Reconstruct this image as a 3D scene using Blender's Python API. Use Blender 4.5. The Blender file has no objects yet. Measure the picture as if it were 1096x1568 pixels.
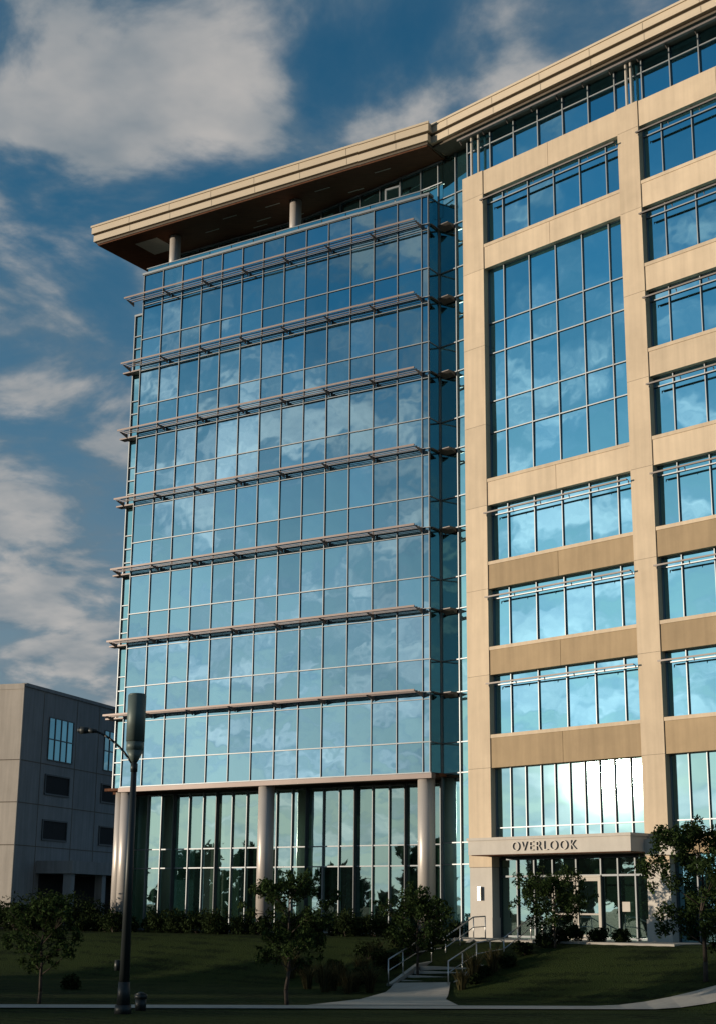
import bpy, math, random
import numpy as np
from mathutils import Vector, Matrix, Euler
random.seed(7); rng=np.random.default_rng(7)
scene=bpy.context.scene
scene.view_settings.view_transform='Standard'
scene.view_settings.look='None'
scene.view_settings.exposure=0
COL=scene.collection

# ------------------------------------------------------------------ materials
def nt(m):
    m.use_nodes=True; t=m.node_tree; t.nodes.clear(); return t
def mat(name,col,rough=.7,metal=0.,var=.15,scale=1.5,bump=.0,bscale=20,spec=.3,col2=None,stretch=None,streak=0.):
    m=bpy.data.materials.new(name); t=nt(m); N=t.nodes; L=t.links
    o=N.new('ShaderNodeOutputMaterial'); p=N.new('ShaderNodeBsdfPrincipled')
    L.new(p.outputs[0],o.inputs[0])
    p.inputs['Roughness'].default_value=rough; p.inputs['Metallic'].default_value=metal
    p.inputs['Specular IOR Level'].default_value=spec
    tc=N.new('ShaderNodeTexCoord'); mp=N.new('ShaderNodeMapping'); L.new(tc.outputs['Object'],mp.inputs[0])
    if stretch: mp.inputs['Scale'].default_value=stretch
    n=N.new('ShaderNodeTexNoise'); n.inputs['Scale'].default_value=scale; n.inputs['Detail'].default_value=4; n.inputs['Roughness'].default_value=.65
    L.new(mp.outputs[0],n.inputs['Vector'])
    r=N.new('ShaderNodeValToRGB'); r.color_ramp.elements[0].position=.3; r.color_ramp.elements[1].position=.7
    c2=col2 if col2 else tuple(min(1,c*(1+var)) for c in col)
    c1=tuple(c*(1-var) for c in col)
    r.color_ramp.elements[0].color=(*c1,1); r.color_ramp.elements[1].color=(*c2,1)
    L.new(n.outputs['Fac'],r.inputs[0]); src=r.outputs[0]
    if streak>0:   # rain streaks + per panel tone
        ms=N.new('ShaderNodeMapping'); ms.inputs['Scale'].default_value=(3.,3.,.18); L.new(tc.outputs['Object'],ms.inputs[0])
        ns=N.new('ShaderNodeTexNoise'); ns.inputs['Scale'].default_value=1.3; ns.inputs['Detail'].default_value=3; L.new(ms.outputs[0],ns.inputs['Vector'])
        geo=N.new('ShaderNodeNewGeometry')
        mr=N.new('ShaderNodeMapRange'); mr.inputs['From Min'].default_value=.35; mr.inputs['From Max'].default_value=.7; mr.inputs['To Min'].default_value=1; mr.inputs['To Max'].default_value=1-streak; L.new(ns.outputs['Fac'],mr.inputs['Value'])
        m3=N.new('ShaderNodeMapRange'); m3.inputs['To Min'].default_value=.90; m3.inputs['To Max'].default_value=1.05; L.new(geo.outputs['Random Per Island'],m3.inputs['Value'])
        mm=N.new('ShaderNodeMath'); mm.operation='MULTIPLY'; L.new(mr.outputs[0],mm.inputs[0]); L.new(m3.outputs[0],mm.inputs[1])
        vs=N.new('ShaderNodeVectorMath'); vs.operation='SCALE'; L.new(src,vs.inputs[0]); L.new(mm.outputs[0],vs.inputs['Scale']); src=vs.outputs[0]
    L.new(src,p.inputs['Base Color'])
    if bump>0:
        n2=N.new('ShaderNodeTexNoise'); n2.inputs['Scale'].default_value=bscale; n2.inputs['Detail'].default_value=3
        L.new(tc.outputs['Object'],n2.inputs['Vector'])
        b=N.new('ShaderNodeBump'); b.inputs['Strength'].default_value=.6; b.inputs['Distance'].default_value=bump
        L.new(n2.outputs['Fac'],b.inputs['Height']); L.new(b.outputs[0],p.inputs['Normal'])
    return m
def glass(name,tint,body,fac=.65,var=.12,transp=0.,bd=.006,bodyvar=3.,rough=.012):
    m=bpy.data.materials.new(name); t=nt(m); N=t.nodes; L=t.links
    o=N.new('ShaderNodeOutputMaterial'); g=N.new('ShaderNodeBsdfGlossy'); g.inputs['Roughness'].default_value=rough
    g.inputs['Color'].default_value=(*tint,1)
    d=N.new('ShaderNodeBsdfDiffuse'); geo=N.new('ShaderNodeNewGeometry')
    r=N.new('ShaderNodeValToRGB'); r.color_ramp.elements[0].color=(*body,1)
    r.color_ramp.elements[1].color=(*[min(1,b*bodyvar) for b in body],1); r.color_ramp.elements[0].position=.6
    L.new(geo.outputs['Random Per Island'],r.inputs[0]); L.new(r.outputs[0],d.inputs[0])
    mx=N.new('ShaderNodeMixShader')
    mr=N.new('ShaderNodeMapRange'); mr.inputs['To Min'].default_value=fac-var; mr.inputs['To Max'].default_value=fac+var
    ma=N.new('ShaderNodeMath'); ma.operation='MULTIPLY'; ma.inputs[1].default_value=17.31
    fr=N.new('ShaderNodeMath'); fr.operation='FRACT'
    L.new(geo.outputs['Random Per Island'],ma.inputs[0]); L.new(ma.outputs[0],fr.inputs[0]); L.new(fr.outputs[0],mr.inputs['Value'])
    L.new(mr.outputs[0],mx.inputs[0])
    if transp>0:
        tr=N.new('ShaderNodeBsdfTransparent'); tr.inputs[0].default_value=(.5,.8,.68,1)
        m2=N.new('ShaderNodeMixShader'); m2.inputs[0].default_value=transp
        L.new(d.outputs[0],m2.inputs[1]); L.new(tr.outputs[0],m2.inputs[2]); L.new(m2.outputs[0],mx.inputs[1])
    else: L.new(d.outputs[0],mx.inputs[1])
    L.new(g.outputs[0],mx.inputs[2]); L.new(mx.outputs[0],o.inputs[0])
    tc=N.new('ShaderNodeTexCoord'); n=N.new('ShaderNodeTexNoise'); n.inputs['Scale'].default_value=.8; n.inputs['Detail'].default_value=1.5
    L.new(tc.outputs['Object'],n.inputs['Vector'])
    b=N.new('ShaderNodeBump'); b.inputs['Strength'].default_value=1; b.inputs['Distance'].default_value=bd
    L.new(n.outputs['Fac'],b.inputs['Height']); L.new(b.outputs[0],g.inputs['Normal'])
    return m

M_cream=mat('cream_precast',(.60,.485,.355),.8,var=.08,scale=.6,bump=.004,bscale=30,streak=.12)
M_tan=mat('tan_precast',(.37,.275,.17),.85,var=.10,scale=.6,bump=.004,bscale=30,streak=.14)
M_white=mat('light_stone',(.50,.465,.42),.8,var=.06,scale=.8,bump=.003,streak=.06)
M_roof=mat('roof_metal_cream',(.54,.45,.335),.5,var=.04,scale=.5)
M_joint=mat('joint_dark',(.12,.1,.08),.9)
M_mull=mat('mullion_aluminium',(.20,.22,.24),.45,.5,var=.08,scale=.4)
M_mulld=mat('mullion_dark',(.07,.08,.09),.45,.4)
M_shade=mat('sunshade_aluminium',(.21,.17,.16),.5,.3,var=.1,scale=.4)
M_shade2=mat('sunshade_bronze',(.13,.115,.11),.5,.3,var=.1,scale=.4)
M_wood=mat('wood_soffit',(.115,.05,.028),.8,var=.3,scale=1.5,stretch=(1,12,1),spec=.1)
M_body=mat('core_dark',(.05,.055,.06),.9)
M_colm=mat('column_metal',(.50,.46,.43),.4,.2,var=.05,scale=.4)
M_gl=glass('curtain_glass',(.34,.55,.66),(.004,.012,.018),.78,.12,bd=.006,bodyvar=8)
M_gr=glass('window_glass',(.33,.64,.78),(.004,.018,.026),.84,.08,bd=.0045,bodyvar=4)
M_gsun=glass('ground_window_glass',(.40,.62,.66),(.004,.018,.022),.82,.06,bd=.002,bodyvar=3,rough=.022)
M_gs=glass('strip_glass',(.42,.70,.74),(.01,.03,.035),.7,.1)
M_lob=glass('lobby_glass',(.44,.62,.60),(.01,.02,.02),.66,.08,transp=.7,bd=.004)
M_conc=mat('concrete_paving',(.34,.32,.29),.9,var=.12,scale=1.2,bump=.003)
M_steel=mat('rail_steel',(.5,.5,.5),.35,.8)
M_bld=mat('grey_concrete',(.24,.25,.265),.9,var=.10,scale=.35,bump=.01,bscale=6,streak=.2)
M_bld2=mat('concrete_sunlit_tone',(.48,.43,.38),.9,var=.08,scale=.35,bump=.01,bscale=6,streak=.15)  # lit-face copy of the grey concrete, warm sunlight put into the colour
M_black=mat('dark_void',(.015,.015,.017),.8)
M_pole=mat('lamp_paint_dark',(.028,.034,.036),.45,.2)
M_can=mat('canister_paint',(.10,.13,.12),.5,.1)
M_bark=mat('bark',(.05,.038,.03),.9,var=.3,scale=8,bump=.01,bscale=40)
M_mulch=mat('mulch',(.035,.022,.014),1,var=.4,scale=6,bump=.05,bscale=14)
M_inwall=mat('interior_wall',(.2,.22,.2),.9)
M_curtain=mat('curtain_cloth',(.4,.45,.42),.9)
M_letter=mat('letter_metal',(.30,.28,.26),.5,.1)

def leafmat(name,col,trans=.25):
    m=bpy.data.materials.new(name); t=nt(m); N=t.nodes; L=t.links
    o=N.new('ShaderNodeOutputMaterial'); geo=N.new('ShaderNodeNewGeometry')
    r=N.new('ShaderNodeValToRGB'); e=r.color_ramp.elements
    e[0].color=(*[c*.45 for c in col],1); e[1].color=(*[c*1.6 for c in col],1)
    L.new(geo.outputs['Random Per Island'],r.inputs[0])
    d=N.new('ShaderNodeBsdfDiffuse'); tr=N.new('ShaderNodeBsdfTranslucent'); mx=N.new('ShaderNodeMixShader'); mx.inputs[0].default_value=trans
    L.new(r.outputs[0],d.inputs[0]); L.new(r.outputs[0],tr.inputs[0]); L.new(d.outputs[0],mx.inputs[1]); L.new(tr.outputs[0],mx.inputs[2]); L.new(mx.outputs[0],o.inputs[0])
    return m
M_leaf=leafmat('tree_leaf',(.028,.046,.016))
M_leaf2=leafmat('shrub_leaf',(.02,.03,.012),.15)
M_far=leafmat('far_leaf',(.03,.05,.02),.1)
M_straw=leafmat('grass_blade_dry',(.065,.058,.028))

# ------------------------------------------------------------------ geometry helpers
AL=-33.3; AR=-46.5
class F:
    def __init__(s,ox,oy,deg):
        a=math.radians(deg); s.o=(ox,oy); s.x=(math.cos(a),math.sin(a)); s.y=(-math.sin(a),math.cos(a))
    def __call__(s,x,y,z): return (s.o[0]+x*s.x[0]+y*s.y[0], s.o[1]+x*s.x[1]+y*s.y[1], z)
FL=F(3.54,72.8,AL); FR=F(6.32,70.1,AR); W=F(0,0,0)
def empty(name,loc=(0,0,0)):
    e=bpy.data.objects.new(name,None); e.location=loc; COL.objects.link(e); return e
class MB:
    def __init__(s): s.v=[]; s.f=[]
    def add(s,vs,fs):
        n=len(s.v); s.v+=vs; s.f+=[tuple(n+i for i in f) for f in fs]
    def box(s,fr,x0,x1,y0,y1,z0,z1):
        s.add([fr(x,y,z) for z in (z0,z1) for x,y in ((x0,y0),(x1,y0),(x1,y1),(x0,y1))],
              [(3,2,1,0),(4,5,6,7),(0,1,5,4),(1,2,6,5),(2,3,7,6),(3,0,4,7)])
    def quad(s,a,b,c,d): s.add([a,b,c,d],[(0,1,2,3)])
    def pane(s,fr,x0,x1,y,z0,z1,tilt=.0075):
        a=random.gauss(0,tilt*.6); b=random.gauss(0,tilt*.6); xc=(x0+x1)/2; zc=(z0+z1)/2
        g=lambda x,z: fr(x,y+a*(x-xc)+b*(z-zc),z)
        s.add([g(x0,z0),g(x1,z0),g(x1,z1),g(x0,z1)],[(0,1,2,3)])
    def cyl(s,c,r0,r1,z0,z1,n=20):
        vs=[(c[0]+r*math.cos(2*math.pi*i/n),c[1]+r*math.sin(2*math.pi*i/n),z) for r,z in ((r0,z0),(r1,z1)) for i in range(n)]
        s.add(vs,[(i,(i+1)%n,n+(i+1)%n,n+i) for i in range(n)]+[tuple(range(n-1,-1,-1)),tuple(range(n,2*n))])
    def tube(s,p,q,r0,r1,n=8):
        p=Vector(p);q=Vector(q);d=(q-p)
        if d.length<1e-6:return
        d.normalize(); u=d.orthogonal().normalized(); w=d.cross(u)
        vs=[tuple(c+r*(math.cos(2*math.pi*i/n)*u+math.sin(2*math.pi*i/n)*w)) for c,r in ((p,r0),(q,r1)) for i in range(n)]
        s.add(vs,[(i,(i+1)%n,n+(i+1)%n,n+i) for i in range(n)]+[tuple(range(n-1,-1,-1)),tuple(range(n,2*n))])
    def poly(s,pts,z0,z1):
        n=len(pts); s.add([(x,y,z) for z in (z0,z1) for x,y in pts],
          [tuple(range(n-1,-1,-1)),tuple(range(n,2*n))]+[(i,(i+1)%n,n+(i+1)%n,n+i) for i in range(n)])
    def prism(s,fr,prof,x0,x1):
        n=len(prof); s.add([fr(x,y,z) for x in (x0,x1) for y,z in prof],
          [tuple(range(n)),tuple(range(2*n-1,n-1,-1))]+[(i,n+i,n+(i+1)%n,(i+1)%n) for i in range(n)])
    def obj(s,name,m,parent=None,smooth=False):
        me=bpy.data.meshes.new(name); me.from_pydata(s.v,[],s.f); me.materials.append(m); me.update()
        if smooth:
            for p in me.polygons: p.use_smooth=len(p.vertices)==4
        o=bpy.data.objects.new(name,me); COL.objects.link(o)
        if parent: o.parent=parent
        return o

# ------------------------------------------------------------------ office building
B=empty('office_building')
ZK=[10.3+4.1*k for k in range(7)]
G=-1.1
gl=MB(); mu=MB(); md=MB(); sh=MB(); sh2=MB()
NP=13; XL=-19.5; XR=-.4; pw=(XR-XL)/NP; XW=XL-1.45
xs=[XL+i*pw for i in range(NP+1)]+[0.]
zs=[6.45,7.9]
for z in ZK: zs+=[z,z+1.6]
zs=sorted(set([round(q,3) for q in zs]))
for i in range(len(xs)-1):
    for j in range(len(zs)-1):
        gl.pane(FL,xs[i],xs[i+1],0,zs[j],zs[j+1])
for i,x in enumerate(xs):
    mu.box(FL,x-.018,x+.018,-.07,.05,zs[0],zs[-1])
for z in zs: mu.box(FL,XL-.05,.06,-.06,.05,z-.025,z+.025)
for z in ZK: mu.box(FL,XL-.05,.04,-.05,.05,z-.36,z-.325)
mu.box(FL,XL-.1,.12,-.12,.35,36.5,36.62)
sh.box(FL,XL-.1,.1,-.1,.3,6.18,6.41)
def shade(mb,fr,x0,x1,z,proj,step,nsl=4,arm=.035,drop=.16,nose=.05):
    for k in range(nsl):
        y=-proj+ (proj-.18)*k/(nsl-1) if nsl>1 else -proj
        mb.box(fr,x0,x1,y-.03,y+.03,z-.015,z+.015)
    mb.box(fr,x0,x1,-proj-.075,-proj-.04,z-nose,z+nose)
    n=max(1,round((x1-x0)/step))
    for i in range(n+1):
        x=x0+(x1-x0)*i/n; x=min(max(x,x0+arm),x1-arm)
        p=[(-.06,z-.02),(-.06,z-drop-.1),(-proj+.1,z-.05),(-proj+.1,z-.02)]
        mb.prism(fr,p,x-arm/2,x+arm/2)
for z in ZK: shade(sh,FL,XL-.75,-.35,z,.85,2*pw,4)
# return wall at right end of the curtain wall
gr=MB()
FRet=F(*FL(0,0,0)[:2],90+AL)
for j in range(len(zs)-1): gr.pane(FRet,0.02,1.15,0.0,zs[j],zs[j+1])
for z in zs: mu.box(FRet,.03,1.15,-.03,.05,z-.03,z+.03)
for z in ZK: sh2.box(FRet,.1,.95,-.12,-.04,z-.03,z+.03)
mu.box(FRet,-.02,.03,-.04,.05,6.45,36.5)
# set-back bay at left end
x0,x1=XW,XL
for j in range(len(zs)-2):
    for a,b in ((x0,x0+.7),(x0+.7,x1)):
        gr.pane(FL,a,b,1.0,zs[j],min(zs[j+1],34.5))
for x in (x0,x0+.7,x1): mu.box(FL,x-.03,x+.03,.9,1.05,6.45,34.5)
for z in zs[:-2]: mu.box(FL,x0-.03,x1,.92,1.05,z-.03,z+.03); mu.box(FL,x0-.03,x1,.92,1.05,z+.77,z+.82)
for z in ZK[:6]: sh.box(FL,x0-.35,x1,.45,.92,z-.04,z+.04)
mu.box(FL,x0-.05,x1,.9,1.3,34.5,34.62)
# strip in R frame
sx0,sx1=-4.15,-1.62
zst=[G,2.2,3.2,6.45,7.9]
for z in ZK: zst+=[z,z+1.6]
zst[-1]=36.65; zst+=[39.0]
for a,b in ((sx0,sx0+1.3),(sx0+1.3,sx1)):
    for j in range(len(zst)-1): gr.pane(FR,a,b,.9,zst[j],zst[j+1])
for x in (sx0+.05,sx0+1.3,sx1-.04): mu.box(FR,x-.025,x+.025,.8,.95,G,39)
for z in zst[1:-1]: mu.box(FR,sx0,sx1,.83,.95,z-.025,z+.025)
for z in ZK:
    sh2.prism(FR,[(.8,z-.02),(.8,z-.25),(.3,z-.06),(.3,z-.02)],sx0+.45,sx0+1.2)
# ---- right wing
cream=MB(); tan=MB(); wht=MB(); jt=MB(); gw=MB(); gsn=MB()
BAY=9.64; OPN=8.24; OS=-.22; NB=2
pier_x=[(-1.6,OS)]+[(OPN+BAY*i,BAY*(i+1)+OS) for i in range(NB)]
pj=[2.0,6.45]
for q in ZK: pj+= [q+.45] if q+.45<36 else []
pj=sorted(pj)+[36.66]
for a,b in pier_x:
    for z0_,z1_ in zip(pj,pj[1:]): cream.box(FR,a,b,0,1.3,z0_+.014,z1_)
    jt.box(FR,a+.01,b-.01,.012,1.2,2.0,36.6)
    wht.box(FR,a+.02,b-.02,.03,1.3,G,1.995)
    wht.box(FR,a-.03,b+.03,-.04,1.28,G,G+.9)
sub=[OS,.82,2.46,4.1,5.70,7.28,8.24]
def band(mb,x0,x1,y0,z0,z1):
    xm=(x0+x1)/2; mb.box(FR,x0,xm-.01,y0,1.2,z0,z1); mb.box(FR,xm+.01,x1,y0,1.2,z0,z1); jt.box(FR,xm-.01,xm+.01,y0+.02,1.0,z0+.01,z1-.01)
for bi in range(NB):
    X0=BAY*bi; first=bi==0
    ops=[(3.2,6.45,False)]
    k=0
    while k<7:
        if first and k==3:
            ops.append((ZK[3]-2.35,ZK[5]+.45,True)); k=6; continue
        ops.append((ZK[k]-2.35,ZK[k]+.45,False)); k+=1
    prev=None
    for (z0,z1,big) in ops:
        if prev is not None:
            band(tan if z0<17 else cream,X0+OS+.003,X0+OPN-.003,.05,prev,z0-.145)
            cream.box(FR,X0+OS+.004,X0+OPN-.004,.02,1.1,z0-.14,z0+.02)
        prev=z1
        xx=[X0+q for q in sub]
        if z0==3.2:
            rows=[3.2,3.75,6.45]
            xx=[X0+q for q in (OS,.7,1.6,2.5,3.3,4.12,4.95,5.75,6.55,7.4,8.24)]
        elif big:
            rows=[z0,z0+2.4,z0+4.0,z0+6.5,z0+8.1,z1]
        else: rows=[z0,z0+2.35,z1]
        for i in range(len(xx)-1):
            for j in range(len(rows)-1):
                (gsn if z0<4 else gw).pane(FR,xx[i],xx[i+1],.4,rows[j],rows[j+1],.0022 if z0<4 else .0075)
        for x in xx: mu.box(FR,x-.022,x+.022,.32,.42,z0,z1)
        for z in rows: mu.box(FR,X0+OS,X0+OPN,.33,.42,z-.025,z+.025)
        if not big and z0>3.3:
            zz=rows[1]; shade(sh2,FR,X0+OS+.03,X0+OPN-.03,zz,.22,1.6,3,.03,.06,.035)
    band(cream,X0+OS+.003,X0+OPN-.003,.05,prev,36.65)
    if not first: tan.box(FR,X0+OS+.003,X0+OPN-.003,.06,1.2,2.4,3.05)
xe=BAY*NB; x=sx1; tops=[]
while x<xe-.1: tops.append(x); x+=1.58
tops.append(xe)
for i in range(len(tops)-1):
    gw.pane(FR,tops[i],tops[i+1],.5,36.66,38.3); gw.pane(FR,tops[i],tops[i+1],.5,38.3,39.0)
for x in tops: mu.box(FR,x-.03,x+.03,.4,.52,36.66,39)
for z in (36.7,38.3): mu.box(FR,sx1,xe,.42,.52,z-.03,z+.03)
for a,b in pier_x:
    for q in (a+.45,b-.45): wht.cyl(FR(q,.25,0)[:2],.07,.07,36.66,39.0,12)
shade(sh2,FR,sx1,xe,38.75,.3,1.56,3,.04,.08)
# bodies
core=MB()
def FLp(x,y): return FL(x,y,0)[:2]
def FRp(x,y): return FR(x,y,0)[:2]
core.poly([FLp(XW+.1,1.25),FLp(XL+.02,1.25),FLp(XL+.02,.3),FLp(-.25,.3),FLp(-.25,1.2),FLp(0.2,14),FLp(XW+.1,14)],6.5,34.45)
core.poly([FLp(XL+.02,.3),FLp(-.25,.3),FLp(-.25,2.6),FLp(XL+.02,2.6)],34.45,35.6)
core.poly([FRp(-3.9,1.35),FRp(BAY*NB,1.35),FRp(BAY*NB,16),FRp(-3.9,16)],3.3,38.95)
core.poly([FRp(-3.9,4),FRp(BAY*NB,4),FRp(BAY*NB,16),FRp(-3.9,16)],G,3.3)
core.box(FR,BAY*NB-.0,BAY*NB+.3,.0,16,G,38.9)
core.box(FL,XW+.2,0.,3.2,14,34.5,38.9)
core.box(FL,XW+.2,1.,9,14,G,6.45)
core.obj('building_core',M_body,B)
lw=MB(); lw.box(FL,XW-.02,XW+.1,1.0,14,6.45,34.5); lw.obj('end_wall',M_bld,B)
# terrace
tg=MB()
def tpane(ax,ay,bx,by,n):
    for i in range(n):
        p=(ax+(bx-ax)*i/n,ay+(by-ay)*i/n); q=(ax+(bx-ax)*(i+1)/n,ay+(by-ay)*(i+1)/n)
        for z0,z1 in ((35.6,37.6),(37.6,39)):
            tg.quad(FL(*p,z0),FL(*q,z0),FL(*q,z1),FL(*p,z1))
        mu.tube(FL(p[0],p[1]-.06,35.6),FL(p[0],p[1]-.06,39),.04,.04,6)
    mu.tube(FL(ax,ay-.06,37.6),FL(bx,by-.06,37.6),.04,.04,6)
    mu.tube(FL(ax,ay-.06,38.85),FL(bx,by-.06,38.85),.06,.06,6)
tpane(-10,2.8,.3,1.0,7); tpane(XL+.2,2.8,-10,2.8,6)
for xa in (-2.4,-3.3): mu.box(FL,xa-.05,xa+.05,1.0,1.1,36,38.2)
mu.box(FL,-3.35,-2.35,1.0,1.1,38.1,38.2)
rail=MB()
for i in range(12): rail.box(FL,XL+.1+i*1.57,XL+1.62+i*1.57,.14,.155,36.62,36.95)
rail.obj('terrace_glass_rail',M_gs,B)
mu.box(FL,XL,.0,.12,.17,36.95,37.0)
tcol=MB()
for s in (17.9,9.1): tcol.cyl(FLp(-s,.75),.33,.33,35.6,39.0,28)
for s,y in ((.5,.45),(9.95,.45),(19.3,.45),(20.5,1.35)):
    tcol.cyl(FLp(-s,y),.42,.42,G,6.42,32)
tcol.obj('columns',M_colm,B,True)
# roof
roof=MB(); rd=MB(); wood=MB(); RL=-23.0
roof.box(FL,RL,.65,-1.1,13,39.62,40.1)
rd.box(FL,RL+.2,.5,-.9,13,39.5,39.62)
roof.box(FL,RL+.1,.55,-1.0,13,39.12,39.5)
rd.box(FL,RL+.25,.45,-.85,13,38.98,39.12)
wood.box(FL,RL+.3,.4,-.8,12,38.9,38.985)
roof.box(FL,RL-.05,.7,-1.16,-1.1,40.02,40.14)
xe2=BAY*NB+.8
roof.box(FR,-3.6,xe2,-.7,14,39.63,40.11)
rd.box(FR,-3.5,xe2-.1,-.5,14,39.5,39.63)
roof.box(FR,-3.55,xe2-.05,-.6,14,39.13,39.505)
rd.box(FR,-3.4,xe2-.1,-.35,14,38.99,39.13)
roof.box(FR,-3.65,xe2,-.76,-.7,40.03,40.15)
x=-20.
while x<0: rd.box(FL,x-.012,x+.012,-1.004,-.9,39.14,39.49); rd.box(FL,x-.012,x+.012,-1.104,-1.05,39.64,40.0); x+=3.1
x=-2.
while x<xe2-.5: rd.box(FR,x-.012,x+.012,-.604,-.5,39.14,39.49); rd.box(FR,x-.012,x+.012,-.704,-.6,39.64,40.0); x+=3.1
roof.obj('roof_fascia',M_roof,B); rd.obj('roof_reveal',M_joint,B); wood.obj('terrace_soffit',M_wood,B)
sl=MB()
for xx,yy in ((-16,1.2),(-14,.3),(-12.5,1.6),(-11,.4),(-7.5,.3),(-6,1.4),(-3.5,.2),(-13.2,2.2),(-10.6,2.2)): sl.box(FL,xx,xx+1.0,yy,yy+.07,38.885,38.897)
sl.box(FL,-20.6,-18.9,.2,2.0,38.88,38.896)  # pale panel painted in for daylight through the soffit's skylight opening
sl.obj('soffit_lights_and_daylight_patch',M_white,B)
# lobby
lb=MB()
zl=[G,2.2,3.2,6.2]; x=-20.3; lx=[]
while x<-.4: lx.append(x); x+= .98
lx.append(-.2)
for i in range(len(lx)-1):
    for j in range(3): lb.pane(FL,lx[i],lx[i+1],2.2,zl[j],zl[j+1],.004)
for i,x in enumerate(lx):
    (mu if i%3 else md).box(FL,x-.022,x+.022,2.08 if i%3 else 1.95,2.25,G,6.2)
for i in range(2,len(lx),6): md.box(FL,lx[i]-.15,lx[i]+.15,2.3,2.6,G,6.2)
for z in (2.2,3.2,-1.0,6.12): mu.box(FL,-20.3,-.2,2.12,2.25,z-.03,z+.03)
lb.quad(FL(-20.3,2.2,G),FL(-20.3,8,G),FL(-20.3,8,6.2),FL(-20.3,2.2,6.2))
lb.obj('lobby_glazing',M_lob,B)
ls=MB(); ls.box(FL,XW,.3,.3,3.0,6.3,6.44); ls.box(FL,XW,XL,1.0,3,6.18,6.3); ls.obj('lobby_soffit',M_wood,B)
it=MB(); it.box(FL,-20.3,1,3.0,9,6.2,6.4); it.box(FL,-20.2,1,8.9,8.99,G,6.2)
it.box(FL,-20.3,1,2.3,9,G+.01,G+.03); it.obj('lobby_interior',M_inwall,B)
cu=MB()
for i in range(26):
    if random.random()<.6: xx=-19.6+i*.75; cu.box(FL,xx,xx+.35,3.0,3.05,G+.05,3.6)
cu.obj('lobby_curtains',M_curtain,B)
# entry
en=MB()
ex=[OS,.8,1.8,2.85,4.17,5.5,6.4,7.3,8.24]
for i in range(len(ex)-1):
    if 2.8<ex[i]<5.4: en.pane(FR,ex[i],ex[i+1],.62,1.6,2.35,.002); continue
    en.pane(FR,ex[i],ex[i+1],.62,G,1.6,.003); en.pane(FR,ex[i],ex[i+1],.62,1.6,2.35,.003)
for x in ex: md.box(FR,x-.035,x+.035,.52,.68,G,2.4)
for z in (1.6,-1.0,2.36): md.box(FR,OS,OPN,.53,.67,z-.04,z+.04)
dr=MB()
for a,b,mb in ((2.9,4.14,dr),(4.2,5.46,dr)):
    mb.box(FR,a,a+.1,.48,.55,G+.02,1.52); mb.box(FR,b-.1,b,.48,.55,G+.02,1.52)
    mb.box(FR,a+.1,b-.1,.48,.55,1.36,1.52); mb.box(FR,a+.1,b-.1,.48,.55,G+.02,G+.24)
    mb.box(FR,a+.1,b-.1,.485,.54,-.05,.02)
    en.pane(FR,a+.1,b-.1,.52,G+.24,1.36,.002)
dr.box(FR,2.85,2.9,.46,.58,G,1.56); dr.box(FR,5.46,5.52,.46,.58,G,1.56); dr.box(FR,2.85,5.52,.46,.58,1.525,1.6)
for x in (4.08,4.26): dr.box(FR,x-.02,x+.02,.38,.42,-.4,.6)
dr.obj('entrance_doors',M_white,B)
cv=MB(); cv.box(FR,-.55,8.4,-1.2,.35,2.5,3.18); cv.box(FR,-.6,8.45,-1.26,.36,3.12,3.24)
cv.box(FR,8.4,9.9,-.25,.35,2.35,3.0); cv.obj('entrance_canopy',M_white,B)
cw=MB(); cw.box(FR,-.45,8.3,-1.1,.3,2.47,2.499); cw.obj('canopy_soffit',M_wood,B)
sc=MB(); sc.box(FR,-1.0,-.82,-.12,-.0,.55,1.15); sc.box(FR,-.98,-.84,-.14,-.12,.6,1.1); sc.obj('wall_sconce',M_steel,B)
nb=MB(); nb.box(FR,6.6,7.0,.5,.515,.1,.5); nb.obj('door_notice',M_white,B)
en.obj('entry_glazing',M_lob,B)
ef=MB(); ef.box(FR,OS,OPN,3.8,3.95,G,2.4); ef.box(FR,OS,OPN*2,.7,3.9,2.4,2.6); ef.box(FR,OS,OPN,.7,3.8,G+.01,G+.02); ef.obj('entry_interior',M_inwall,B)
for i in range(6): gw.pane(FR,BAY+sub[i],BAY+sub[i+1],.5,G,2.4,.004); md.box(FR,BAY+sub[i]-.03,BAY+sub[i]+.03,.4,.55,G,2.4)
gl.obj('curtain_wall_panes',M_gl,B); gr.obj('side_panes',M_gs,B); gw.obj('window_panes',M_gr,B); gsn.obj('ground_floor_window_panes',M_gsun,B); tg.obj('terrace_panes',M_gs,B)
mu.obj('mullions',M_mull,B); md.obj('dark_mullions',M_mulld,B); sh.obj('sunshades',M_shade,B); sh2.obj('window_sunshades',M_shade2,B)
cream.obj('precast_piers',M_cream,B); tan.obj('precast_spandrels',M_tan,B); wht.obj('stone_base',M_white,B); jt.obj('panel_joints',M_joint,B)
tcv=bpy.data.curves.new('lettering','FONT'); tcv.body='OVERLOOK'; tcv.size=.58; tcv.extrude=.03; tcv.align_x='CENTER'; tcv.align_y='CENTER'; tcv.space_character=1.25; tcv.offset=-.008
to=bpy.data.objects.new('lettering',tcv); COL.objects.link(to); to.data.materials.append(M_letter)
to.location=FR(3.85,-1.24,2.80); to.rotation_euler=(math.radians(90),0,math.radians(AR)); to.parent=B

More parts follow.
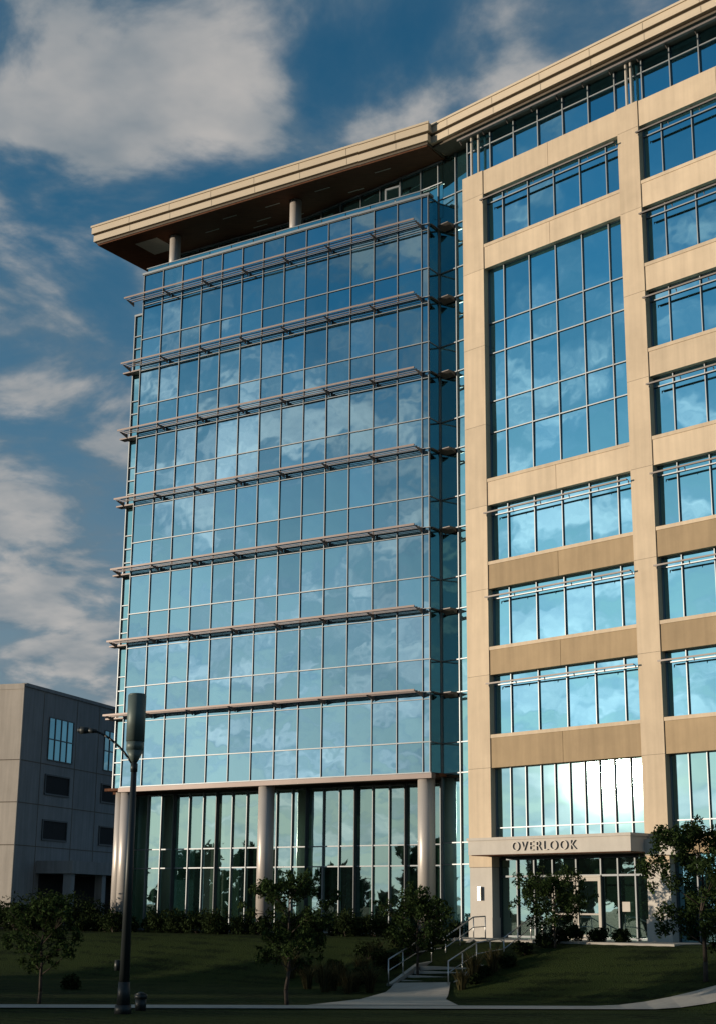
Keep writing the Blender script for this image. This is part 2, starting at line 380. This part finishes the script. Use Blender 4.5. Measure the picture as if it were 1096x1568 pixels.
# ------------------------------------------------------------------ terrain
nL=(-FL.y[0],-FL.y[1]); nR=(-FR.y[0],-FR.y[1])
def Dist(x,y):
    dl=nL[0]*(x-FL.o[0])+nL[1]*(y-FL.o[1]); dr_=nR[0]*(x-FR.o[0])+nR[1]*(y-FR.o[1])
    return min(dl,dr_)
def sm(t): t=min(1,max(0,t)); return t*t*(3-2*t)
def H(x,y):
    z=-1.1-1.87*sm((Dist(x,y)-2.8)/8.2)
    z+=1.3*sm((40-y)/32.)
    return z
def axis(lo,hi,f0,f1,st,g=1.25):
    a=list(np.arange(f0,f1+1e-6,st)); s=st; x=f1
    while x<hi: s*=g; x+=s; a.append(x)
    s=st; x=f0; pre=[]
    while x>lo: s*=g; x-=s; pre.append(x)
    return pre[::-1]+a
gx=axis(-1500,1500,-32,32,.6); gy=axis(-1500,3000,40,92,.6)
verts=[(x,y,H(x,y)) for y in gy for x in gx]; nx=len(gx)
faces=[(j*nx+i,j*nx+i+1,(j+1)*nx+i+1,(j+1)*nx+i) for j in range(len(gy)-1) for i in range(nx-1)]
me=bpy.data.meshes.new('ground'); me.from_pydata(verts,[],faces)
for p in me.polygons: p.use_smooth=True
go=bpy.data.objects.new('ground',me); COL.objects.link(go)
m=bpy.data.materials.new('lawn'); t=nt(m); N=t.nodes; L=t.links
o=N.new('ShaderNodeOutputMaterial'); p=N.new('ShaderNodeBsdfPrincipled'); L.new(p.outputs[0],o.inputs[0]); p.inputs['Roughness'].default_value=.95; p.inputs['Specular IOR Level'].default_value=.05
tc=N.new('ShaderNodeTexCoord'); n1=N.new('ShaderNodeTexNoise'); n1.inputs['Scale'].default_value=.5; n1.inputs['Detail'].default_value=5
n2=N.new('ShaderNodeTexNoise'); n2.inputs['Scale'].default_value=7; n2.inputs['Detail'].default_value=4
L.new(tc.outputs['Object'],n1.inputs[0]); L.new(tc.outputs['Object'],n2.inputs[0])
mp=N.new('ShaderNodeMapping'); mp.inputs['Rotation'].default_value=(0,0,math.radians(-50)); L.new(tc.outputs['Object'],mp.inputs[0])
wv=N.new('ShaderNodeTexWave'); wv.inputs['Scale'].default_value=.4; wv.inputs['Distortion'].default_value=1.5; wv.inputs['Detail'].default_value=2; L.new(mp.outputs[0],wv.inputs[0])
a1=N.new('ShaderNodeMath'); a1.operation='MULTIPLY_ADD'; a1.inputs[1].default_value=.2; L.new(wv.outputs['Fac'],a1.inputs[0]); L.new(n1.outputs['Fac'],a1.inputs[2])
a2=N.new('ShaderNodeMath'); a2.operation='MULTIPLY_ADD'; a2.inputs[1].default_value=.8; L.new(n2.outputs['Fac'],a2.inputs[0]); L.new(a1.outputs[0],a2.inputs[2])
r=N.new('ShaderNodeValToRGB'); e=r.color_ramp.elements; e[0].position=.65; e[0].color=(.005,.010,.003,1); e[1].position=1.0; e[1].color=(.024,.036,.010,1)
r.color_ramp.elements.new(.85).color=(.012,.019,.006,1)
L.new(a2.outputs[0],r.inputs[0]); L.new(r.outputs[0],p.inputs['Base Color'])
b=N.new('ShaderNodeBump'); b.inputs['Distance'].default_value=.06; n3=N.new('ShaderNodeTexNoise'); n3.inputs['Scale'].default_value=18; L.new(tc.outputs['Object'],n3.inputs[0]); L.new(n3.outputs['Fac'],b.inputs['Height']); L.new(b.outputs[0],p.inputs['Normal'])
me.materials.append(m)

def drape(name,left,right,n,m_,off=.03,k=4):
    def samp(pl,t):
        t*=len(pl)-1; i=min(int(t),len(pl)-2); f=t-i
        return (pl[i][0]*(1-f)+pl[i+1][0]*f,pl[i][1]*(1-f)+pl[i+1][1]*f)
    vs=[];fs=[]
    for i in range(n+1):
        a=samp(left,i/n); c=samp(right,i/n)
        for j in range(k+1):
            f=j/k; x=a[0]*(1-f)+c[0]*f; y=a[1]*(1-f)+c[1]*f; vs.append((x,y,H(x,y)+off))
    for i in range(n):
        for j in range(k): q=i*(k+1)+j; fs.append((q,q+1,q+k+2,q+k+1))
    me=bpy.data.meshes.new(name); me.from_pydata(vs,[],fs); me.materials.append(m_); ob=bpy.data.objects.new(name,me); COL.objects.link(ob); return ob
sy=lambda x: 50.8+.1*x
drape('sidewalk',[(-70,sy(-70)-.85),(70,sy(70)-.85)],[(-70,sy(-70)+.85),(70,sy(70)+.85)],160,M_conc,.035)
drape('path',[(-1.5,51.4),(.2,55),(1.58,61.9)],[(3.4,52.0),(3.2,55.5),(3.65,60.3)],14,M_conc,.045)
drape('planting_bed',[FLp(-32,3.6),FLp(-1.5,3.6)],[FLp(-32,.9),FLp(-1.5,.9)],40,M_mulch,.03)
pz=MB(); pz.box(FR,-2.2,12,-3.6,.5,G-.2,G+.025); pz.obj('entrance_plaza',M_conc)

# ------------------------------------------------------------------ stairs
ST=empty('concrete_stairs'); FS=F(2.6,61.0,-38.3)
zb=-2.9; rr=.1645; prof=[(0,zb-.5)]; y=0;z=zb; pts=[]
for i in range(11):
    prof.append((y,z)); z+=rr; prof.append((y,z)); pts.append((y,z))
    y+=.42 if i!=4 else 2.0
prof.append((6.9,z)); prof.append((6.9,zb-.5))
s1=MB(); s1.prism(FS,prof,-1.3,1.3); s1.obj('steps',M_conc,ST)
def zline(y):
    for (a,b),(c,d) in zip(pts,pts[1:]):
        if a<=y<=c: return b+(d-b)*(y-a)/(c-a)
    return pts[0][1] if y<0 else pts[-1][1]
ck=MB()
for sx in (-1.55,1.3):
    pf=[(-.2,zb-.5),(-.2,zb+.2)]+[(q,zline(q)+.08) for q in (0.1,1.68,3.65,5.7,6.5)]+[(6.5,zb-.5)]
    ck.prism(FS,pf,sx,sx+.2)
ck.obj('cheek_walls',M_conc,ST)
hr=empty('stair_handrail')
h=MB()
def rails(x):
    ys=[-.25,1.68,3.65,5.7,6.6]
    P=[Vector(FS(x,q,zline(q)+.95)) for q in ys]
    for a,b_ in zip(P,P[1:]): h.tube(a,b_,.028,.028); h.tube(a-Vector((0,0,.42)),b_-Vector((0,0,.42)),.02,.02)
    for q in (-.25,.7,1.68,2.65,3.65,4.7,5.7,6.6):
        zz=zline(q); h.tube(FS(x,q,zz-.1),FS(x,q,zz+.95),.025,.025)
rails(-1.42); rails(1.42)
h.obj('rails',M_steel,hr,True)

# ------------------------------------------------------------------ neighbouring building
NBD=empty('concrete_office_building'); FN=F(-24.1,110,71.4)
w=MB()
w.box(FN,0,26,0,22,-1.2,15.7); w.obj('side_wall',M_bld,NBD)
w=MB(); w.box(FN,-.12,0,0.02,22,-1.2,15.72); w.box(FN,-.16,-.12,0.0,22,15.5,15.9); w.obj('front_wall',M_bld2,NBD)
w=MB()
for z in (4.4,7.4,10.4): w.box(FN,0.02,26,-.015,.02,z-.03,z+.03); w.box(FN,-.135,-.1,.03,22,z-.03,z+.03)
for x in (2.8,7.9,11.5,16): w.box(FN,x-.03,x+.03,-.014,.02,-1.1,15.6)
for y in (3,7.5,12): w.box(FN,-.134,-.1,y-.03,y+.03,-1,15.4)
w.obj('wall_joints',M_joint,NBD)
w=MB()
w.box(FN,0,26,-.1,.3,15.7,15.95); w.obj('coping',M_bld,NBD)
w=MB(); fr=MB(); vo=MB()
for x0_,x1_ in ((3.7,7.4),(12.5,16)):
    for i in range(4):
        for z0_,z1_ in ((10.75,12.3),(12.3,13.9)):
            a=x0_+(x1_-x0_)*i/4; bb=x0_+(x1_-x0_)*(i+1)/4
            w.quad(FN(a,-.02,z0_),FN(bb,-.02,z0_),FN(bb,-.02,z1_),FN(a,-.02,z1_))
    for i in range(5): a=x0_+(x1_-x0_)*i/4; fr.box(FN,a-.04,a+.04,-.07,-.021,10.75,13.9)
    for z in (10.75,12.3,13.9): fr.box(FN,x0_,x1_,-.06,-.022,z-.04,z+.04)
    for z0_,z1_ in ((8.3,9.6),(5.0,6.3)):
        vo.box(FN,x0_-.1,x1_-.3,-.02,.03,z0_,z1_)
        fr.box(FN,x0_-.2,x1_-.2,-.09,.0,z0_-.12,z0_); fr.box(FN,x0_-.2,x0_-.1,-.09,0,z0_,z1_+.1); fr.box(FN,x1_-.3,x1_-.2,-.09,0,z0_,z1_+.1); fr.box(FN,x0_-.1,x1_-.3,-.09,0,z1_,z1_+.1)
w.obj('windows',M_gr,NBD); fr.obj('window_frames',M_mulld,NBD); vo.obj('garage_openings',M_black,NBD)
w=MB(); w.box(FN,3,24,-3,-.02,2.5,3.4)
for x in (3.2,8,13,18): w.box(FN,x,x+.6,-2.8,-2.2,-1.2,2.5)
w.obj('side_canopy',M_bld,NBD)
w=MB(); w.box(FN,3.5,24,-.05,.0,-1.1,2.45); w.obj('painted_canopy_shade',M_black,NBD)  # flat black panel on the wall paints the shade under the canopy

# ------------------------------------------------------------------ lamp post
LP=empty('street_lamp'); lx_,ly_=-6.8,47.0; gz=H(lx_,ly_)
q=MB(); q.cyl((lx_,ly_),.26,.24,gz,gz+.25,24); q.cyl((lx_,ly_),.2,.17,gz+.25,gz+.9,24); q.cyl((lx_,ly_),.155,.085,gz+.9,4.45,24)
q.box(F(lx_,ly_,0),-.3,-.16,-.06,.06,-1.75,-1.45); q.obj('pole',M_pole,LP,True)
q=MB(); q.cyl((lx_,ly_),.1,.27,4.4,4.75,28); q.cyl((lx_,ly_),.27,.27,4.751,5.02,28); q.cyl((lx_,ly_),.285,.285,5.03,6.45,28); q.cyl((lx_,ly_),.285,.24,6.45,6.5,28)
q.obj('antenna_canister',M_can,LP,True)
q=MB(); arm=[]
for i in range(11):
    t_=i/10; arm.append((lx_-1.28*math.sin(t_*math.pi/2)*(t_*.6+.4) , ly_-.1*t_, 4.2+1.12*math.sin(t_*math.pi/2)))
for a,b_ in zip(arm,arm[1:]): q.tube(a,b_,.035,.035,8)
e_=arm[-1]
q.tube((e_[0]+.1,e_[1],e_[2]),(e_[0]-.15,e_[1],e_[2]+.02),.05,.09,12)
q.tube((e_[0]-.15,e_[1],e_[2]+.02),(e_[0]-.42,e_[1],e_[2]+.03),.09,.12,12)
q.tube((e_[0]-.42,e_[1],e_[2]+.03),(e_[0]-.5,e_[1],e_[2]+.03),.12,.05,12)
q.cyl((lx_,ly_),.11,.11,4.1,4.35,16)
q.obj('arm_and_luminaire',M_pole,LP,True)
UB=empty('utility_bollard'); q=MB(); bx,by=-6.5,48.6; bz=H(bx,by)
q.cyl((bx,by),.17,.17,bz,bz+.35,20); q.cyl((bx,by),.2,.19,bz+.35,bz+.47,20); q.cyl((bx,by),.19,.05,bz+.47,bz+.54,20); q.obj('body',M_pole,UB,True)

# ------------------------------------------------------------------ vegetation
def leaves(name,m_,centers,n,size,parent=None,flat=1.):
    C=np.array(centers); w_=C[:,3]**2; w_/=w_.sum()
    idx=rng.choice(len(C),n,p=w_); d=rng.normal(size=(n,3)); d/=np.linalg.norm(d,axis=1)[:,None]
    rad=rng.random(n)**.45; P=C[idx,:3]+d*(C[idx,3]*rad)[:,None]*np.array([1,1,flat])
    u=rng.normal(size=(n,3)); u/=np.linalg.norm(u,axis=1)[:,None]; v=rng.normal(size=(n,3)); v-= (v*u).sum(1)[:,None]*u; v/=np.linalg.norm(v,axis=1)[:,None]
    s=size*(.6+.8*rng.random(n))[:,None]
    V=np.stack([P-u*s,P+v*s*.45,P+u*s,P-v*s*.45],1).reshape(-1,3)
    me=bpy.data.meshes.new(name); me.vertices.add(4*n); me.vertices.foreach_set('co',V.ravel())
    me.loops.add(4*n); me.loops.foreach_set('vertex_index',np.arange(4*n)); me.polygons.add(n)
    me.polygons.foreach_set('loop_start',np.arange(0,4*n,4)); me.polygons.foreach_set('loop_total',np.full(n,4)); me.update(); me.materials.append(m_)
    ob=bpy.data.objects.new(name,me); COL.objects.link(ob)
    if parent: ob.parent=parent
    return ob
def tree(name,x,y,h,wd,n=5000,clear=.28,ls=.07,seed=1,lean=0):
    R=random.Random(seed); E=empty(name); z0=H(x,y); t_=MB()
    top=Vector((x+lean,y,z0+h*.9)); base=Vector((x,y,z0-.1))
    nseg=7; sp=[base.lerp(top,i/nseg)+Vector((R.uniform(-.05,.05)*h*.25,R.uniform(-.05,.05)*h*.25,0))*(i>0) for i in range(nseg+1)]
    r0=.014*h
    for i in range(nseg): t_.tube(sp[i],sp[i+1],r0*(1-i/nseg)+.012,r0*(1-(i+1)/nseg)+.012,8)
    cs=[]
    nb_=int(24)
    for b_ in range(nb_):
        f=clear+(.95-clear)*(b_+.5)/nb_
        k=f*nseg; i=min(int(k),nseg-1); p0=sp[i].lerp(sp[i+1],k-i)
        ang=b_*2.4+R.uniform(-.5,.5)
        prof_=math.sin(math.pi*min(1,max(.0,(f-clear)/(1-clear)*.8+.2)))**.7
        ln=wd*.5*prof_*R.uniform(.5,1.3)
        mid=p0+Vector((math.cos(ang)*ln*.5,math.sin(ang)*ln*.5,ln*.35)); en_=mid+Vector((math.cos(ang)*ln*.5,math.sin(ang)*ln*.5,ln*R.uniform(-.1,.5)))
        t_.tube(p0,mid,r0*.35*(1-f)+.01,.012,5); t_.tube(mid,en_,.012,.005,5)
        cs.append((*mid,wd*R.uniform(.07,.12))); cs.append((*en_,wd*R.uniform(.06,.15)))
        for _ in range(3):
            e2=en_+Vector((R.uniform(-1,1),R.uniform(-1,1),R.uniform(-.6,.8)))*wd*.17; t_.tube(mid,e2,.008,.004,4); cs.append((*e2,wd*R.uniform(.04,.10)))
    t_.obj('trunk_and_limbs',M_bark,E,True)
    leaves('crown',M_leaf,cs,n,ls,E)
tree('young_tree',-10.2,50.0+1.6,3.6,2.1,5000,.28,.065,1)
tree('young_tree',-2.15,51.7,4.45,2.3,6500,.26,.065,2)
tree('young_tree',2.5,62.5,3.3,2.4,5500,.25,.075,3)
tree('young_tree',7.9,62.0,2.8,2.5,5000,.22,.07,4)
tree('young_tree',11.9,53.6,5.6,3.3,12000,.2,.07,5)
def shrub(name,x,y,r,n=900,m_=M_leaf2,ls=.06,h=1.):
    z=H(x,y); cs=[(x+random.uniform(-.5,.5)*r,y+random.uniform(-.5,.5)*r,z+r*h*random.uniform(.25,.8),r*random.uniform(.35,.6)) for _ in range(7)]
    E=empty(name); t_=MB()
    for c in cs: t_.tube((x,y,z-.05),c[:3],.02,.006,5)
    t_.obj('stems',M_bark,E); leaves('foliage',m_,cs,n,ls,E)
x=-33.
while x<-1.6:
    p_=FL(x,-random.uniform(1.0,2.8),0)
    shrub('shrub',p_[0],p_[1],random.uniform(.55,1.05) if x>-20 else random.uniform(.9,1.9),900,ls=.08); x+=random.uniform(.4,.75)
for xx,yy,rr_ in ((5.8,60.8,.4),(6.6,61.7,.45),(7.5,62.5,.5),(8.3,63.2,.55),(9.0,64.0,.6),(.3,62.9,.6),(.0,61.8,.5),(1.3,64.4,.7),(2.3,65.6,.7),(3.2,66.9,.7),(4.2,68.2,.6),(9.8,63.0,.55),(-10.8,61,.5),(10.7,62.3,.5),(4.5,59.6,.3),(4.9,60.1,.35),(-.9,65.2,.6),(-2.2,66.3,.6),(.6,66.6,.7),(1.8,67.6,.7)):
    shrub('shrub',xx,yy,rr_,900,ls=.07)
def tuft(name,x,y,h,n=160):
    z=H(x,y); V=[];Fc=[]
    for i in range(n):
        a=random.uniform(0,2*math.pi); r=random.uniform(.0,.15); sp=random.uniform(.1,.6)*h; hh=h*random.uniform(.6,1.); wd=.012
        c,s=math.cos(a),math.sin(a); b0=(x+c*r,y+s*r,z-.02); b1=(x+c*(r+sp*.35),y+s*(r+sp*.35),z+hh*.65); b2=(x+c*(r+sp),y+s*(r+sp),z+hh)
        k=len(V); px_,py_=-s*wd,c*wd
        V+=[(b0[0]-px_,b0[1]-py_,b0[2]),(b0[0]+px_,b0[1]+py_,b0[2]),(b1[0]+px_,b1[1]+py_,b1[2]),(b1[0]-px_,b1[1]-py_,b1[2]),b2]
        Fc+=[(k,k+1,k+2,k+3),(k+3,k+2,k+4)]
    me=bpy.data.meshes.new(name); me.from_pydata(V,[],Fc); me.materials.append(M_straw); ob=bpy.data.objects.new(name,me); COL.objects.link(ob)
for xx,yy in ((-.6,63.2),(.3,63.8),(-1.4,64.5),(.0,60.8),(-.8,61.5),(-1.8,62.6),(.9,65.3),(-2.6,66.0),(4.5,59.9),(5.3,60.5),(.6,60.1),(-.2,59.6),(-1.1,60.3),(4.0,59.0)):
    tuft('ornamental_grass',xx,yy,random.uniform(.7,1.4))
cs=[]; tk=MB()
def far(x,y,h):
    g=H(x,y); w_=h*.32
    tk.tube((x,y,g),(x,y,g+h*.6),.25,.1,6)
    for _ in range(9):
        f=random.uniform(.3,.95); cs.append((x+random.uniform(-1,1)*w_*(1.2-f),y+random.uniform(-1,1)*w_*(1.2-f),g+h*f,w_*random.uniform(.35,.6)*(1.25-f*.6)))
for i in range(95):
    a=math.radians(random.uniform(155,275)); R_=random.uniform(88,112); far(R_*math.cos(a)+0,55+R_*math.sin(a)*1.0,random.uniform(5.5,10.5))
tr_=empty('distant_trees'); leaves('foliage',M_far,cs,24000,.7,tr_); tk.obj('trunks',M_bark,tr_)

# ------------------------------------------------------------------ light
S=Vector((-1.017,-.115,.0885)).normalized()
sd=bpy.data.lights.new('sun','SUN'); sd.energy=4.6; sd.angle=math.radians(.6); sd.color=(1,.84,.64)
so=bpy.data.objects.new('sun',sd); COL.objects.link(so); so.rotation_euler=(-S).to_track_quat('-Z','Y').to_euler(); so.location=(-50,0,50)
wd=bpy.data.worlds.new('World'); scene.world=wd; wd.use_nodes=True; t=wd.node_tree; N=t.nodes; L=t.links; N.clear()
out=N.new('ShaderNodeOutputWorld'); bg=N.new('ShaderNodeBackground'); bg.inputs['Strength'].default_value=.12; L.new(bg.outputs[0],out.inputs[0])
sk=N.new('ShaderNodeTexSky'); sk.sky_type='NISHITA'; sk.sun_disc=False
sk.sun_elevation=math.asin(S.z); sk.sun_rotation=math.radians(263.5); sk.air_density=1.; sk.dust_density=.3; sk.ozone_density=3
tc=N.new('ShaderNodeTexCoord'); sx=N.new('ShaderNodeSeparateXYZ'); L.new(tc.outputs['Generated'],sx.inputs[0])
def math_(op,a=None,b=None,c=None,clamp=False):
    n=N.new('ShaderNodeMath'); n.operation=op; n.use_clamp=clamp
    for i,v in enumerate((a,b,c)):
        if v is None: continue
        if isinstance(v,(int,float)): n.inputs[i].default_value=v
        else: L.new(v,n.inputs[i])
    return n.outputs[0]
def dot_(v):
    n=N.new('ShaderNodeVectorMath'); n.operation='DOT_PRODUCT'; L.new(tc.outputs['Generated'],n.inputs[0]); n.inputs[1].default_value=Vector(v).normalized(); return n.outputs['Value']
def mrange(v,a,b,c,d):
    n=N.new('ShaderNodeMapRange'); n.interpolation_type='SMOOTHSTEP'; L.new(v,n.inputs['Value'])
    for k_,q_ in zip(('From Min','From Max','To Min','To Max'),(a,b,c,d)): n.inputs[k_].default_value=q_
    return n.outputs[0]
def mixc(f,a,b):
    n=N.new('ShaderNodeMix'); n.data_type='RGBA'
    for i,v in ((0,f),(6,a),(7,b)):
        if isinstance(v,(int,float,tuple)): n.inputs[i].default_value=v
        else: L.new(v,n.inputs[i])
    return n.outputs[2]
def scl(c,s):
    n=N.new('ShaderNodeVectorMath'); n.operation='SCALE'
    if isinstance(c,tuple): n.inputs[0].default_value=c
    else: L.new(c,n.inputs[0])
    if isinstance(s,(int,float)): n.inputs['Scale'].default_value=s
    else: L.new(s,n.inputs['Scale'])
    return n.outputs[0]
zc=math_('ADD',math_('MAXIMUM',sx.outputs['Z'],0.),.2)
cv_=N.new('ShaderNodeCombineXYZ'); L.new(math_('DIVIDE',sx.outputs['X'],zc),cv_.inputs[0]); L.new(math_('DIVIDE',sx.outputs['Y'],zc),cv_.inputs[1])
mp=N.new('ShaderNodeMapping'); mp.inputs['Location'].default_value=(7.3,2.2,0); mp.inputs['Rotation'].default_value=(0,0,.5); L.new(cv_.outputs[0],mp.inputs[0])
n1=N.new('ShaderNodeTexNoise'); n1.inputs['Scale'].default_value=4.6; n1.inputs['Detail'].default_value=7; n1.inputs['Roughness'].default_value=.55; n1.inputs['Distortion'].default_value=.25; L.new(mp.outputs[0],n1.inputs['Vector'])
dens=n1.outputs['Fac']
for d_,rad_,amt in (((-.14,.89,.54),7,.09),((-.22,.90,.50),5,.06),((-.04,.88,.53),7,.06),((.09,.87,.55),7,.04),((-.2,.97,.26),6,.11),((-.2,.98,.15),6,.07),((-.2,.93,.38),5,.03),
                    ((-.95,-.35,.38),9,.06),((-.9,-.4,.16),10,.07),((-1,-.1,.33),9,.04),((-1,-.12,.13),8,.1),((-.93,-.33,.52),8,-.06)):
    dens=math_('ADD',dens,mrange(dot_(d_),math.cos(math.radians(rad_)),1,0,amt))
mask0=mrange(dens,.47,.67,0,1)
hz=mrange(sx.outputs['Z'],-.02,.44,1.0,0.)
thin=mrange(n1.outputs['Fac'],.25,.6,.03,.22)
tn=N.new('ShaderNodeMix'); tn.data_type='RGBA'; tn.blend_type='MULTIPLY'; tn.inputs[0].default_value=1; L.new(sk.outputs[0],tn.inputs[6]); tn.inputs[7].default_value=(.26,1.12,1.24,1)
n2=N.new('ShaderNodeTexNoise'); n2.inputs['Scale'].default_value=8; n2.inputs['Detail'].default_value=4; L.new(mp.outputs[0],n2.inputs['Vector'])
cr=N.new('ShaderNodeValToRGB'); cr.color_ramp.elements[0].position=.38; cr.color_ramp.elements[0].color=(.14,.205,.26,1); cr.color_ramp.elements[1].position=.74; cr.color_ramp.elements[1].color=(.52,.50,.48,1)
L.new(math_('ADD',math_('MULTIPLY',n2.outputs['Fac'],.65),math_('MULTIPLY',mask0,.30)),cr.inputs[0])
gl_=mrange(dot_(tuple(S)),.88,1.0,0,1)
gz_=math_('MULTIPLY_ADD',gl_,20.0,7.8)
haze=scl(mixc(mrange(dot_(tuple(S)),.3,1.0,0,1),(.235,.275,.325,1),(.38,.375,.345,1)),gz_); cloud=scl(cr.outputs[0],gz_)
base=mixc(thin,tn.outputs[2],scl((.20,.27,.32),gz_))
base=mixc(math_('MULTIPLY',hz,.97),base,haze)
fin=mixc(math_('MULTIPLY',mask0,.92),base,cloud)
L.new(fin,bg.inputs['Color'])

# ------------------------------------------------------------------ camera
cd=bpy.data.cameras.new('camera'); cd.sensor_fit='VERTICAL'; cd.sensor_height=36; cd.sensor_width=36*715/1024; cd.lens=53.2; cd.clip_end=6000; cd.clip_start=.1
co=bpy.data.objects.new('camera',cd); COL.objects.link(co)
co.matrix_world=Matrix.Rotation(math.radians(104.8),4,'X')@Matrix.Rotation(math.radians(.5),4,'Z')
scene.camera=co
